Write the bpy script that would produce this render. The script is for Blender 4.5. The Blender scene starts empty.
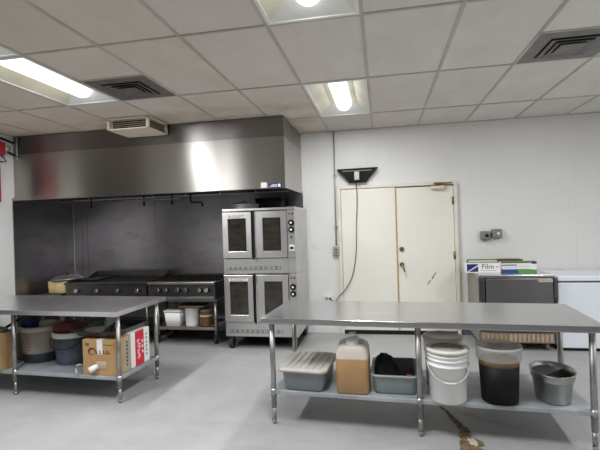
import bpy, bmesh, math, random
from mathutils import Vector, Matrix
random.seed(7)
S = bpy.context.scene
COL = S.collection
PI = math.pi

# ------------------------------------------------------------------ materials
def _nodes(name):
    m = bpy.data.materials.new(name); m.use_nodes = True
    nt = m.node_tree
    return m, nt, nt.nodes['Principled BSDF']

def N(nt, kind, **kw):
    n = nt.nodes.new(kind)
    for k, v in kw.items():
        setattr(n, k, v)
    return n

def coords(nt, scale=(1, 1, 1), kind='Object'):
    tc = N(nt, 'ShaderNodeTexCoord'); mp = N(nt, 'ShaderNodeMapping')
    mp.inputs['Scale'].default_value = scale
    nt.links.new(tc.outputs[kind], mp.inputs['Vector'])
    return mp.outputs['Vector']

def noise(nt, vec, scale, detail=4, rough=.55):
    n = N(nt, 'ShaderNodeTexNoise')
    n.inputs['Scale'].default_value = scale; n.inputs['Detail'].default_value = detail
    n.inputs['Roughness'].default_value = rough
    nt.links.new(vec, n.inputs['Vector'])
    return n.outputs['Fac']

def ramp(nt, fac, stops):
    r = N(nt, 'ShaderNodeValToRGB')
    e = r.color_ramp.elements
    while len(e) < len(stops): e.new(.5)
    for el, (p, c) in zip(e, stops):
        el.position = p
        el.color = (c[0], c[1], c[2], 1) if not isinstance(c, (int, float)) else (c, c, c, 1)
    nt.links.new(fac, r.inputs['Fac'])
    return r.outputs['Color']

def mix(nt, fac, a, b, mode='MIX'):
    m = N(nt, 'ShaderNodeMix', data_type='RGBA', blend_type=mode)
    for sock, v in ((m.inputs['Factor'], fac), (m.inputs['A'], a), (m.inputs['B'], b)):
        if isinstance(v, (int, float)): sock.default_value = v
        elif isinstance(v, tuple): sock.default_value = (v[0], v[1], v[2], 1)
        else: nt.links.new(v, sock)
    return m.outputs['Result']

def mth(nt, op, a, b=None, clamp=False):
    m = N(nt, 'ShaderNodeMath', operation=op, use_clamp=clamp)
    for i, v in enumerate((a, b)):
        if v is None: continue
        if isinstance(v, (int, float)): m.inputs[i].default_value = v
        else: nt.links.new(v, m.inputs[i])
    return m.outputs[0]

def plain(name, color, rough=.5, metal=0., var=.12, nscale=6., bump=0., spec=None, stretch=(1, 1, 1), trans=0.):
    """a colour with slight noise wear; everything procedural"""
    m, nt, b = _nodes(name)
    v = coords(nt, stretch)
    f = noise(nt, v, nscale, 5)
    lo = tuple(c * (1 - var) for c in color); hi = tuple(min(1, c * (1 + var)) for c in color)
    nt.links.new(ramp(nt, f, [(.3, lo), (.7, hi)]), b.inputs['Base Color'])
    b.inputs['Roughness'].default_value = rough
    b.inputs['Metallic'].default_value = metal
    if spec is not None: b.inputs['Specular IOR Level'].default_value = spec
    if trans: b.inputs['Transmission Weight'].default_value = trans
    if bump:
        bp = N(nt, 'ShaderNodeBump'); bp.inputs['Strength'].default_value = bump; bp.inputs['Distance'].default_value = .004
        nt.links.new(noise(nt, v, nscale * 8, 3), bp.inputs['Height'])
        nt.links.new(bp.outputs['Normal'], b.inputs['Normal'])
    return m

def brushed(name, color, rough=.3, aniso=.0, dirt=.12, dscale=2.5, rvar=.08, stain=None, streak=(3, 3, 220)):
    m, nt, b = _nodes(name)
    v = coords(nt)
    f = noise(nt, v, dscale, 6, .6)
    lo = tuple(c * (1 - dirt) for c in color); hi = tuple(min(1, c * (1 + dirt)) for c in color)
    c = ramp(nt, f, [(.28, lo), (.72, hi)])
    g = noise(nt, coords(nt, streak), 1.0, 2)
    c = mix(nt, .25, c, ramp(nt, g, [(.3, tuple(x * .8 for x in color)), (.7, color)]))
    if stain:
        s = noise(nt, coords(nt, (1, 1, 2.2)), 1.7, 7, .7)
        c = mix(nt, ramp(nt, s, [(.48, 0.), (.68, .75)]), c, stain)
    nt.links.new(c, b.inputs['Base Color'])
    b.inputs['Metallic'].default_value = 1
    r = mth(nt, 'ADD', rough - rvar, mth(nt, 'MULTIPLY', f, 2 * rvar))
    nt.links.new(r, b.inputs['Roughness'])
    if aniso:
        b.inputs['Anisotropic'].default_value = aniso
        t = N(nt, 'ShaderNodeTangent', direction_type='RADIAL', axis='Z')
        nt.links.new(t.outputs[0], b.inputs['Tangent'])
        b.inputs['Anisotropic Rotation'].default_value = .25
    return m

def two_tone(name, zcut, low, high, rough=.35, soft=.02, trans=0.):
    """plastic that shows its fill: the colour of what stands in it below zcut (object z)"""
    m, nt, b = _nodes(name)
    tc = N(nt, 'ShaderNodeTexCoord'); sp = N(nt, 'ShaderNodeSeparateXYZ')
    nt.links.new(tc.outputs['Object'], sp.inputs[0])
    f = mth(nt, 'DIVIDE', mth(nt, 'SUBTRACT', sp.outputs['Z'], zcut - soft / 2), soft, True)
    n = noise(nt, tc.outputs['Object'], 9, 5)
    lo = ramp(nt, n, [(.3, tuple(c * .86 for c in low)), (.7, low)])
    hi = ramp(nt, n, [(.3, tuple(c * .88 for c in high)), (.7, high)])
    nt.links.new(mix(nt, f, lo, hi), b.inputs['Base Color'])
    b.inputs['Roughness'].default_value = rough
    if trans: b.inputs['Subsurface Weight'].default_value = trans
    return m

def emis(name, color, strength):
    m, nt, b = _nodes(name)
    b.inputs['Base Color'].default_value = (.8, .8, .8, 1)
    b.inputs['Emission Color'].default_value = (*color, 1)
    b.inputs['Emission Strength'].default_value = strength
    return m

def see_through(name, color, low, high, zc, rough=.15):
    m, nt, b = _nodes(name)
    b.inputs['Base Color'].default_value = (*color, 1)
    b.inputs['Roughness'].default_value = rough
    tc = N(nt, 'ShaderNodeTexCoord'); sp = N(nt, 'ShaderNodeSeparateXYZ'); nt.links.new(tc.outputs['Object'], sp.inputs[0])
    f = mth(nt, 'DIVIDE', mth(nt, 'SUBTRACT', sp.outputs['Z'], zc), .012, True)
    h = ramp(nt, noise(nt, tc.outputs['Object'], 8, 4), [(.3, high * .8), (.7, high)])
    nt.links.new(mix(nt, f, (low, low, low), h), b.inputs['Alpha'])
    return m

X0, TW = -.082, .61          # ceiling grid
CZ, D, XL, XR, YB = 2.845, 6.075, -4.82, 3.6, -3.0
ROWS = [YB, -2.163, -.943, .277, 1.497, 2.717, 3.924, 5.206, D]

def ceiling_material():
    m, nt, b = _nodes('ceiling_tile')
    tc = N(nt, 'ShaderNodeTexCoord'); sp = N(nt, 'ShaderNodeSeparateXYZ')
    nt.links.new(tc.outputs['Object'], sp.inputs[0])
    ix = mth(nt, 'FLOOR', mth(nt, 'DIVIDE', mth(nt, 'SUBTRACT', sp.outputs['X'], X0), TW))
    iy = mth(nt, 'FLOOR', mth(nt, 'DIVIDE', mth(nt, 'SUBTRACT', sp.outputs['Y'], 1.497 + .01), 1.23))
    cb = N(nt, 'ShaderNodeCombineXYZ'); nt.links.new(ix, cb.inputs[0]); nt.links.new(iy, cb.inputs[1])
    wn = N(nt, 'ShaderNodeTexWhiteNoise', noise_dimensions='3D'); nt.links.new(cb.outputs[0], wn.inputs['Vector'])
    tile = ramp(nt, wn.outputs['Value'], [(0, (.665, .63, .595)), (1, (.77, .74, .70))])
    cloud = noise(nt, coords(nt, (1, .6, 1)), 3.2, 6, .62)
    c = mix(nt, .5, tile, ramp(nt, cloud, [(.3, (.615, .58, .54)), (.7, (.81, .78, .74))]))
    # kitchen grease settles on the tiles of the cooking side (left) and by the hood
    gx = mth(nt, 'DIVIDE', mth(nt, 'SUBTRACT', 1.2, sp.outputs['X']), 4.2, True)
    blot = noise(nt, coords(nt, (1.1, .45, 1)), 2.6, 5, .6)
    g = mth(nt, 'MULTIPLY', gx, ramp(nt, blot, [(.25, .5), (.75, 1.)]))
    c = mix(nt, mth(nt, 'MULTIPLY', g, .75), c, (.60, .51, .40))
    hy = mth(nt, 'MULTIPLY', mth(nt, 'DIVIDE', mth(nt, 'SUBTRACT', sp.outputs['Y'], 4.0), .7, True),
             mth(nt, 'DIVIDE', mth(nt, 'SUBTRACT', -.55, sp.outputs['X']), .4, True))
    rust = ramp(nt, noise(nt, coords(nt, (.8, 1.3, 1)), 2.4, 5, .65), [(.46, 0.), (.66, 1.)])
    c = mix(nt, mth(nt, 'MULTIPLY', mth(nt, 'MULTIPLY', hy, rust), .55), c, (.47, .31, .15))
    nt.links.new(c, b.inputs['Base Color'])
    b.inputs['Roughness'].default_value = .9; b.inputs['Specular IOR Level'].default_value = .1
    bp = N(nt, 'ShaderNodeBump'); bp.inputs['Strength'].default_value = .25; bp.inputs['Distance'].default_value = .003
    nt.links.new(noise(nt, coords(nt), 60, 3), bp.inputs['Height']); nt.links.new(bp.outputs['Normal'], b.inputs['Normal'])
    return m

def wall_material(name, color):
    m, nt, b = _nodes(name)
    v = coords(nt)
    c = ramp(nt, noise(nt, v, 1.6, 6, .6), [(.3, tuple(x * .955 for x in color)), (.7, color)])
    drip = noise(nt, coords(nt, (5, 5, .8)), 1.5, 6, .65)
    c = mix(nt, ramp(nt, drip, [(.58, 0.), (.85, .28)]), c, (.66, .61, .50))
    spots = noise(nt, v, 26, 4, .6)
    c = mix(nt, ramp(nt, spots, [(.68, 0.), (.78, .18)]), c, (.50, .45, .38))
    nt.links.new(c, b.inputs['Base Color'])
    b.inputs['Roughness'].default_value = .42; b.inputs['Specular IOR Level'].default_value = .35
    bp = N(nt, 'ShaderNodeBump'); bp.inputs['Strength'].default_value = .06; bp.inputs['Distance'].default_value = .01
    nt.links.new(noise(nt, v, 14, 3), bp.inputs['Height']); nt.links.new(bp.outputs['Normal'], b.inputs['Normal'])
    return m

def floor_material():
    m, nt, b = _nodes('floor_coating')
    v = coords(nt)
    c = ramp(nt, noise(nt, v, 1.3, 8, .65), [(.3, (.30, .30, .30)), (.5, (.355, .355, .355)), (.72, (.405, .405, .405))])
    sm = noise(nt, coords(nt, (.8, 1.6, 1)), 2.2, 8, .72)
    c = mix(nt, ramp(nt, sm, [(.50, 0.), (.70, .62)]), c, (.29, .285, .28))
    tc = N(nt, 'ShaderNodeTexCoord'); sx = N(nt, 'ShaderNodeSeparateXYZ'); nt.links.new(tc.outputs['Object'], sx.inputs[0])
    cook_shade = mth(nt, 'MULTIPLY', mth(nt, 'DIVIDE', mth(nt, 'SUBTRACT', sx.outputs['Y'], 5.25), .25, True), mth(nt, 'DIVIDE', mth(nt, 'SUBTRACT', -1.0, sx.outputs['X']), .15, True))  # shade under the cooking line, put into the floor colour
    c = mix(nt, mth(nt, 'MULTIPLY', cook_shade, ramp(nt, noise(nt, v, 4, 6, .7), [(.3, .6), (.6, .95)])), c, (.05, .045, .04))
    sp = noise(nt, v, 30, 5, .7)
    c = mix(nt, ramp(nt, sp, [(.60, 0.), (.72, .5)]), c, (.25, .24, .23))
    nt.links.new(c, b.inputs['Base Color'])
    b.inputs['Roughness'].default_value = .48
    bp = N(nt, 'ShaderNodeBump'); bp.inputs['Strength'].default_value = .08; bp.inputs['Distance'].default_value = .01
    nt.links.new(noise(nt, v, 22, 4), bp.inputs['Height']); nt.links.new(bp.outputs['Normal'], b.inputs['Normal'])
    return m

M = {}
M['ceiling'] = ceiling_material()
M['bar'] = plain('ceiling_bar', (.50, .455, .39), .6, 0, .15, 3)
M['wall'] = wall_material('white_wall', (.80, .795, .775))
M['wallrear'] = wall_material('rear_wall', (.22, .20, .18))
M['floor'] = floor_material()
M['door'] = plain('cream_door', (.81, .785, .71), .45, 0, .04, 1.2)
M['jamb'] = plain('cream_jamb', (.74, .70, .61), .5, 0, .08, 5)
M['ochre'] = plain('ochre_edge', (.45, .32, .14), .6, 0, .2, 12)
M['darkpanel'] = plain('dark_panel', (.035, .03, .028), .5)
M['hood'] = brushed('hood_steel', (.41, .39, .365), .345, .975, .04, 1.2, .015)
M['hoodtop'] = brushed('hood_cladding', (.27, .255, .245), .335, .975, .04, 1.2, .015)
M['splash'] = brushed('splash_steel', (.37, .36, .375), .36, .6, .14, 2.0, .07, (.25, .225, .22))
M['steel'] = brushed('oven_steel', (.66, .655, .65), .33, .5, .06)
M['steelside'] = brushed('oven_side_steel', (.62, .61, .59), .42, .0, .12)
M['top'] = brushed('table_top_steel', (.60, .595, .615), .20, .0, .05, 4.0, .02, None, (1.5, 160, 3))
M['topold'] = brushed('worn_table_top_steel', (.88, .86, .88), .30, .0, .14, 5.0, .05, None, (1.5, 120, 3))
M['galv'] = plain('galvanised_shelf', (.40, .43, .455), .5, .35, .22, 5)
M['leg'] = brushed('leg_steel', (.40, .395, .38), .42, .0, .3, 14)
M['dsteel'] = brushed('dark_steel', (.14, .135, .13), .38, .0, .2, 6)
M['rangesteel'] = brushed('range_front_steel', (.15, .145, .14), .38, .0, .15, 6)
M['ledge'] = brushed('range_ledge_steel', (.58, .54, .46), .32, .0, .15, 6)
M['black'] = plain('black_plastic', (.010, .010, .011), .42, 0, .12, 6, 0, .25)
M['matblack'] = plain('black_iron', (.012, .0115, .011), .6, 0, .2, 12, 0, .25)
M['blackcloth'] = plain('black_fabric', (.012, .012, .012), .9, 0, .3, 25, .5)
M['rubber'] = plain('black_rubber', (.02, .02, .02), .7)
M['chrome'] = plain('chrome', (.85, .85, .85), .14, 1, .03)
M['white'] = plain('white_plastic', (.90, .90, .895), .35, 0, .04, 3)
M['whiteenamel'] = plain('white_enamel', (.79, .825, .90), .3, 0, .02, 2)
M['offwhite'] = plain('offwhite_plastic', (.70, .67, .60), .45, 0, .08, 5)
M['beige'] = plain('beige_paint', (.74, .655, .50), .5, 0, .1, 5)
M['refl'] = plain('light_reflector', (.72, .68, .54), .4, 0, .12, 3)
M['lampend'] = plain('white_end_plate', (.80, .80, .78), .4, 0, .03)
M['lens'] = emis('lamp_lens', (.97, .985, 1.), 1.9)
M['diff'] = plain('dirty_diffuser', (.145, .13, .12), .6, 0, .25, 9)
M['diffdark'] = plain('diffuser_slot', (.035, .03, .028), .7, 0, .2, 9)
M['diffr'] = plain('grey_diffuser', (.20, .19, .18), .6, 0, .15, 9)
M['glass'] = None
M['red'] = plain('red_paint', (.42, .02, .03), .4)
M['redprint'] = plain('red_print', (.62, .02, .05), .5)
M['darkredprint'] = plain('dark_red_print', (.16, .02, .015), .6)
M['ovenred'] = plain('dark_red_lettering', (.28, .015, .02), .5)
M['card'] = plain('cardboard', (.47, .295, .13), .8, 0, .1, 6)
M['carddark'] = plain('cardboard_aged', (.34, .215, .10), .8, 0, .12, 6)
M['cardgrey'] = plain('greyed_cardboard', (.40, .36, .29), .8, 0, .1, 6)
M['paper'] = plain('white_paper', (.82, .81, .79), .7, 0, .03)
M['navy'] = plain('navy_print', (.015, .025, .17), .5)
M['blueprint'] = plain('blue_print', (.02, .075, .27), .5)
M['green'] = plain('green_print', (.11, .30, .07), .5)
M['dkgreen'] = plain('dark_green_print', (.05, .16, .03), .5)
M['brownprint'] = plain('brown_print', (.14, .05, .03), .6)
M['ink'] = plain('black_ink', (.03, .03, .035), .6)
M['lilac'] = plain('faded_blue_ink', (.60, .62, .78), .5, 0, .1)
M['greybox'] = plain('grey_metal_box', (.42, .42, .41), .45, .3, .12, 12)
M['dgrey'] = plain('dark_grey_metal_box', (.24, .24, .23), .5, .3, .15, 12)
M['conduit'] = plain('grey_conduit', (.38, .38, .37), .45, .4, .1, 9)
M['tubgrey'] = plain('grey_tub', (.225, .25, .27), .45, 0, .08, 6)
M['tubgreen'] = plain('grey_green_tub', (.27, .31, .31), .45, 0, .08, 6)
M['tublid'] = plain('grey_white_tub_lid', (.53, .50, .455), .5, 0, .1, 5)
M['jug'] = two_tone('oil_jug', .262, (.50, .30, .135), (.70, .63, .55), .38, .012)
M['juglip'] = plain('jug_cap', (.86, .86, .87), .35)
M['pale'] = plain('pale_plastic', (.60, .55, .45), .5, 0, .1, 5)
M['paletop'] = plain('beige_bucket_lid', (.78, .72, .60), .45, 0, .06, 5)
M['greypail'] = two_tone('grey_pail', .095, (.035, .042, .058), (.36, .32, .285), .5, .012)
M['bluepail'] = plain('blue_grey_pail', (.085, .105, .14), .5, 0, .2, 5)
M['clear'] = see_through('clear_container', (.80, .78, .74), 0., .42, .292, .38)
M['film'] = see_through('plastic_film', (.85, .85, .84), .3, .3, 0, .2)
M['liquid'] = plain('dark_liquid', (.008, .007, .009), .55, 0, .1, 6, 0, .2)
M['foam'] = plain('brown_foam', (.20, .12, .055), .6)
M['bluecloth'] = plain('blue_cloth', (.012, .04, .125), .85, 0, .25, 20, .4)
M['redmesh'] = plain('red_mesh', (.13, .025, .032), .8, 0, .4, 60, .8)
M['greenpaper'] = plain('pale_green_packet', (.30, .52, .38), .6, 0, .15, 20)
M['copper'] = plain('copper_scrubber', (.42, .23, .13), .45, .6, .35, 90, .6)
M['cream'] = plain('cream_enamel', (.62, .49, .25), .45, 0, .18, 8)
M['jar'] = plain('amber_jar', (.12, .065, .025), .25, 0, .3, 14)
M['jarband'] = plain('pale_jar_label', (.55, .45, .28), .6, 0, .15, 14)
M['tan'] = plain('tan_lid', (.17, .12, .075), .6, 0, .2, 8)
M['silver'] = brushed('pan_aluminium', (.82, .82, .82), .45, .0, .12, 9)
M['brushedpot'] = brushed('oval_pot_steel', (.44, .43, .42), .34, .0, .1, 8, .03)
M['grille'] = plain('brown_grille', (.25, .175, .115), .6, 0, .18, 12)
M['grilleslat'] = plain('tan_grille_slat', (.42, .33, .25), .6, 0, .18, 12)
M['fridge'] = brushed('fridge_steel', (.22, .215, .215), .33, .5, .08)
M['fridgeside'] = plain('fridge_side', (.34, .32, .28), .5, .5, .1, 4)
M['crack'] = plain('broken_floor', (.16, .115, .06), .85, 0, .6, 25, .8)
M['concrete'] = plain('bare_concrete', (.50, .46, .40), .85, 0, .3, 25, .5)
M['brass'] = plain('brass', (.30, .22, .11), .35, .9, .15, 9)
M['gasket'] = plain('grey_gasket', (.10, .11, .13), .6)

def glass_material():
    m, nt, b = _nodes('oven_window')
    f = noise(nt, coords(nt, (1, 1, 3)), 5, 5)
    nt.links.new(ramp(nt, f, [(.3, (.018, .016, .014)), (.7, (.05, .042, .032))]), b.inputs['Base Color'])
    b.inputs['Roughness'].default_value = .08
    return m
M['glass'] = glass_material()

# ------------------------------------------------------------------ mesh helpers
class MB:
    def __init__(s): s.bm = bmesh.new()
    def box(s, c, d, bev=0., rot=None, seg=2):
        r = bmesh.ops.create_cube(s.bm, size=1.0)
        vs = r['verts']
        for v in vs: v.co = Vector((v.co.x * d[0], v.co.y * d[1], v.co.z * d[2]))
        if bev:
            es = list({e for v in vs for e in v.link_edges})
            q = bmesh.ops.bevel(s.bm, geom=es, offset=bev, segments=seg, affect='EDGES', profile=.5)
            vs = list({v for f in q['faces'] for v in f.verts} | {v for v in vs if v.is_valid})
        mt = Matrix.Translation(Vector(c)) @ (rot.to_4x4() if rot else Matrix())
        for v in vs: v.co = mt @ v.co
        return s
    def span(s, a, b, bev=0.):
        return s.box([(p + q) / 2 for p, q in zip(a, b)], [abs(q - p) for p, q in zip(a, b)], bev)
    def cyl(s, p0, p1, r0, r1=None, seg=20):
        r1 = r0 if r1 is None else r1
        p0, p1 = Vector(p0), Vector(p1); d = p1 - p0
        q = Vector((0, 0, 1)).rotation_difference(d)
        A, B = [], []
        for i in range(seg):
            a = 2 * PI * i / seg; u = Vector((math.cos(a), math.sin(a), 0))
            A.append(s.bm.verts.new(p0 + q @ (u * r0))); B.append(s.bm.verts.new(p1 + q @ (u * r1)))
        for i in range(seg):
            j = (i + 1) % seg
            s.bm.faces.new((A[i], A[j], B[j], B[i])).smooth = True
        s.bm.faces.new(A[::-1]); s.bm.faces.new(B)
        return s
    def lathe(s, prof, c=(0, 0, 0), seg=40, sx=1., sy=1., rot=None):
        """prof: (radius, z) list; radius 0 closes to a point"""
        rings = []
        for r, z in prof:
            if r <= 1e-6: ring = [Vector((0, 0, z))]
            else: ring = [Vector((r * sx * math.cos(2 * PI * i / seg), r * sy * math.sin(2 * PI * i / seg), z)) for i in range(seg)]
            rings.append([s.bm.verts.new((rot @ p if rot else p) + Vector(c)) for p in ring])
        for a, b in zip(rings, rings[1:]):
            for i in range(seg):
                j = (i + 1) % seg
                if len(a) == 1 and len(b) == 1: continue
                if len(a) == 1: f = (a[0], b[j], b[i])[::-1]
                elif len(b) == 1: f = (a[i], a[j], b[0])
                else: f = (a[i], a[j], b[j], b[i])
                s.bm.faces.new(f).smooth = True
        return s
    def loft(s, secs, c=(0, 0, 0), seg=8, cap=True):
        """rounded-rectangle sections (half w, half d, corner r, z)"""
        rings = []
        for w, d, r, z in secs:
            pts = []
            for k, (cx, cy) in enumerate(((1, 1), (-1, 1), (-1, -1), (1, -1))):
                for i in range(seg + 1):
                    a = PI / 2 * (k + i / seg)
                    pts.append((cx * (w - r) + r * math.cos(a), cy * (d - r) + r * math.sin(a)))
            rings.append([s.bm.verts.new(Vector(c) + Vector((x, y, z))) for x, y in pts])
        n = len(rings[0])
        for a, b in zip(rings, rings[1:]):
            for i in range(n):
                j = (i + 1) % n
                s.bm.faces.new((a[i], a[j], b[j], b[i])).smooth = True
        if cap:
            s.bm.faces.new(rings[0][::-1]); s.bm.faces.new(rings[-1])
        return s
    def tube(s, pts, r, seg=10):
        pts = [Vector(p) for p in pts]; rings = []
        up = Vector((.13, .27, 1)).normalized()
        for i, p in enumerate(pts):
            t = (pts[min(i + 1, len(pts) - 1)] - pts[max(i - 1, 0)]).normalized()
            a = t.cross(up)
            if a.length < 1e-3: a = t.cross(Vector((1, 0, 0)))
            a.normalize(); b = t.cross(a)
            rings.append([s.bm.verts.new(p + r * (math.cos(2 * PI * k / seg) * a + math.sin(2 * PI * k / seg) * b)) for k in range(seg)])
        for a, b in zip(rings, rings[1:]):
            for i in range(seg):
                j = (i + 1) % seg
                s.bm.faces.new((a[i], a[j], b[j], b[i])).smooth = True
        s.bm.faces.new(rings[0][::-1]); s.bm.faces.new(rings[-1])
        return s
    def poly(s, pts, thick):
        """a flat polygon extruded along thick (Vector)"""
        t = Vector(thick)
        A = [s.bm.verts.new(Vector(p)) for p in pts]; B = [s.bm.verts.new(Vector(p) + t) for p in pts]
        s.bm.faces.new(A[::-1]); s.bm.faces.new(B); n = len(A)
        for i in range(n):
            j = (i + 1) % n
            s.bm.faces.new((A[i], A[j], B[j], B[i]))
        return s
    def quad(s, *pts):
        s.bm.faces.new([s.bm.verts.new(Vector(p)) for p in pts]); return s
    def build(s, name, mat, parent=None, loc=(0, 0, 0), rz=0., label=None):
        bmesh.ops.recalc_face_normals(s.bm, faces=s.bm.faces[:])
        me = bpy.data.meshes.new(name); s.bm.to_mesh(me); s.bm.free()
        me.materials.append(mat)
        o = bpy.data.objects.new(name, me); COL.objects.link(o)
        o.location = loc; o.rotation_euler = (0, 0, rz)
        if parent: o.parent = parent
        if label: o['label'] = label
        return o

def tag(o, label, cat, group=None, kind=None):
    o['label'] = label; o['category'] = cat
    if group: o['group'] = group
    if kind: o['kind'] = kind
    return o

def thing(name, label, cat, loc=(0, 0, 0), rz=0., group=None):
    o = bpy.data.objects.new(name, None); COL.objects.link(o)
    o.location = loc; o.rotation_euler = (0, 0, rz); o.empty_display_size = .1
    return tag(o, label, cat, group)

def struct(o, label=None):
    o['kind'] = 'structure'
    if label: o['label'] = label
    return o

def dup(root, loc=None, rz=None, label=None):
    def cp(o, par):
        c = o.copy(); COL.objects.link(c)
        if par: c.parent = par
        for ch in [x for x in bpy.data.objects if x.parent == o]: cp(ch, c)
        return c
    r = cp(root, None)
    if loc: r.location = loc
    if rz is not None: r.rotation_euler = (0, 0, rz)
    if label: r['label'] = label
    return r

def text(name, body, size, loc, rot, mat, parent, depth=.0006, sx=1.):
    cu = bpy.data.curves.new(name, 'FONT'); cu.body = body; cu.size = size; cu.extrude = depth
    cu.align_x = 'CENTER'; cu.align_y = 'CENTER'
    t = bpy.data.objects.new(name, cu); COL.objects.link(t)
    bpy.context.view_layer.update()
    me = bpy.data.meshes.new_from_object(t.evaluated_get(bpy.context.evaluated_depsgraph_get()))
    bpy.data.objects.remove(t); me.materials.clear(); me.materials.append(mat)
    o = bpy.data.objects.new(name, me); COL.objects.link(o)
    o.location = loc; o.rotation_euler = rot; o.scale = (sx, 1, 1)
    if parent: o.parent = parent
    return o
FRONT = (PI / 2, 0, 0); RIGHT = (PI / 2, 0, PI / 2)

# ------------------------------------------------------------------ room shell
def gx(i): return X0 + TW * i
IL = list(range(-8, 7))
LIGHTS = [(-1, 6), (-1, 4), (-5, 5), (-5, 4), (4, 5), (4, 4), (-1, 2), (-5, 2)]   # (column, row index); those out of view are added for illumination
b = MB()
for i in IL:
    for j in range(len(ROWS) - 1):
        if (i, j) in LIGHTS: continue
        x0, x1 = max(gx(i), XL), min(gx(i + 1), XR)
        if x1 <= x0: continue
        b.quad((x0, ROWS[j], CZ), (x1, ROWS[j], CZ), (x1, ROWS[j + 1], CZ), (x0, ROWS[j + 1], CZ))
struct(b.build('ceiling', M['ceiling']), 'suspended ceiling of stained off-white tiles')
b = MB()
for i in IL[1:]:
    x = gx(i)
    if XL < x < XR: b.span((x - .012, YB, CZ - .006), (x + .012, D, CZ + .004))
for y in ROWS[1:-1]: b.span((XL, y - .012, CZ - .007), (XR, y + .012, CZ + .004))
b.span((XL, D - .018, CZ - .008), (XR, D, CZ + .002)); b.span((XL, YB, CZ - .008), (XL + .018, 4.9, CZ + .002))
for i0 in (-4, 2): b.span((gx(i0), 3.305, CZ - .006), (gx(i0 + 1), 3.325, CZ + .004))
struct(b.build('trim_1', M['bar']), 'ceiling grid bars')
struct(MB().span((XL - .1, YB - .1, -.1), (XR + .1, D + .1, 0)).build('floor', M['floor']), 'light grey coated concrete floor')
struct(MB().span((XL - .1, D, 0), (XR + .1, D + .1, CZ + .12)).build('wall_back', M['wall']), 'white back wall')
struct(MB().span((XL - .1, YB, 0), (XL, D, CZ + .12)).build('wall_left', M['wall']), 'white left wall')
struct(MB().span((XR, YB, 0), (XR + .1, D, CZ + .12)).build('wall_right', M['wall']))
struct(MB().span((XL - .1, YB - .1, 0), (XR + .1, YB, CZ + .12)).build('wall_rear', M['wallrear']))
struct(MB().span((XL - .02, 1.70, .01), (XL + .03, 3.70, 2.83), .01).build('wall_dark_panel', M['darkpanel']), 'unseen dark floor-to-ceiling panel added on the left wall for the hood reflection')  # unseen; added to give the hood front its dark reflection
# seams of the wall panels
b = MB()
b.span((.966, D - .003, 2.08), (.974, D, CZ))
b.span((2.44, D - .003, .02), (2.446, D, CZ))
struct(b.build('trim_2', M['wall']), 'wall panel joint strips')
struct(MB().span((-1.0, D - .012, 0), (-.60, D, .09), .003).build('baseboard_back', M['wall']))
struct(MB().span((-.552, D - .05, 0), (.952, D - .037, .055), .002).build('trim_10', M['black']), 'black sweep under the double door')
struct(MB().span((1.0, D - .012, 0), (XR, D, .10), .003).build('baseboard_right', M['gasket']))

# steel wall cladding behind the cooking line
sp = [(-4.80, -4.57), (-4.57, -3.40), (-3.40, -2.2), (-2.2, -1.09)]
for k, (xa, xb) in enumerate(sp):
    struct(MB().span((xa + .002, D - .012, .02), (xb - .002, D - .0005, 2.02), .002).build('trim_%d' % (3 + k), M['splash']),
           'dark stainless steel wall panel behind the cooking line')
struct(MB().span((XL, 4.93, .02), (XL + .012, D - .014, 2.02), .002).build('trim_7', M['splash']), 'dark stainless steel panel on the left wall')
b = MB()
for x in (-4.66, -4.565): b.span((x - .008, D - .022, .02), (x + .008, D - .012, 2.0), .003)
b.span((-3.405, D - .018, .02), (-3.395, D - .012, 2.0), .002)
struct(b.build('trim_8', M['splash']), 'steel seam strips of the wall panels')

# floor damage
b = MB()
cr = [(.43, 3.72, .012), (.475, 3.62, .016), (.50, 3.50, .022), (.535, 3.40, .03), (.55, 3.31, .034), (.545, 3.24, .05), (.56, 3.16, .075), (.55, 3.05, .07), (.54, 2.95, .08), (.55, 2.85, .06)]
L_, R_ = [], []
rr = random.Random(3)
for k in range(len(cr) - 1):
    for t in (0, .25, .5, .75):
        x, y, w = [cr[k][q] + (cr[k + 1][q] - cr[k][q]) * t for q in range(3)]
        L_.append((x - w * rr.uniform(.55, 1.2), y, .0)); R_.append((x + w * rr.uniform(.55, 1.2), y, .0))
for k in range(len(L_) - 1):
    b.quad(*[(p[0], p[1], .0025) for p in (L_[k], R_[k], R_[k + 1], L_[k + 1])])
fl = bpy.data.objects['floor']
o = struct(b.build('floor_crack', M['crack'], fl, label='brown broken patch and crack in the floor coating'))
b = MB(); rr = random.Random(9); pts = []
for k in range(14):
    a = 2 * PI * k / 14; r = rr.uniform(.6, 1.1)
    pts.append((.575 + .035 * r * math.cos(a), 3.15 + .07 * r * math.sin(a), .0028))
b.poly(pts, (0, 0, .001)); struct(b.build('bare_patch', M['concrete'], o, label='pale bare concrete inside the broken patch'))
b = MB(); rr = random.Random(12)
cr2 = [(.60, 3.62), (.72, 3.52), (.86, 3.45), (1.02, 3.40)]
for (xa, ya), (xb, yb) in zip(cr2, cr2[1:]):
    for t in range(4):
        p = [xa + (xb - xa) * t / 4, ya + (yb - ya) * t / 4]; q = [xa + (xb - xa) * (t + 1) / 4, ya + (yb - ya) * (t + 1) / 4]
        w = rr.uniform(.004, .01)
        b.quad((p[0], p[1] - w, .002), (q[0], q[1] - w, .002), (q[0], q[1] + w, .002), (p[0], p[1] + w, .002))
struct(b.build('hairline_crack', M['concrete'], fl))

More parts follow.
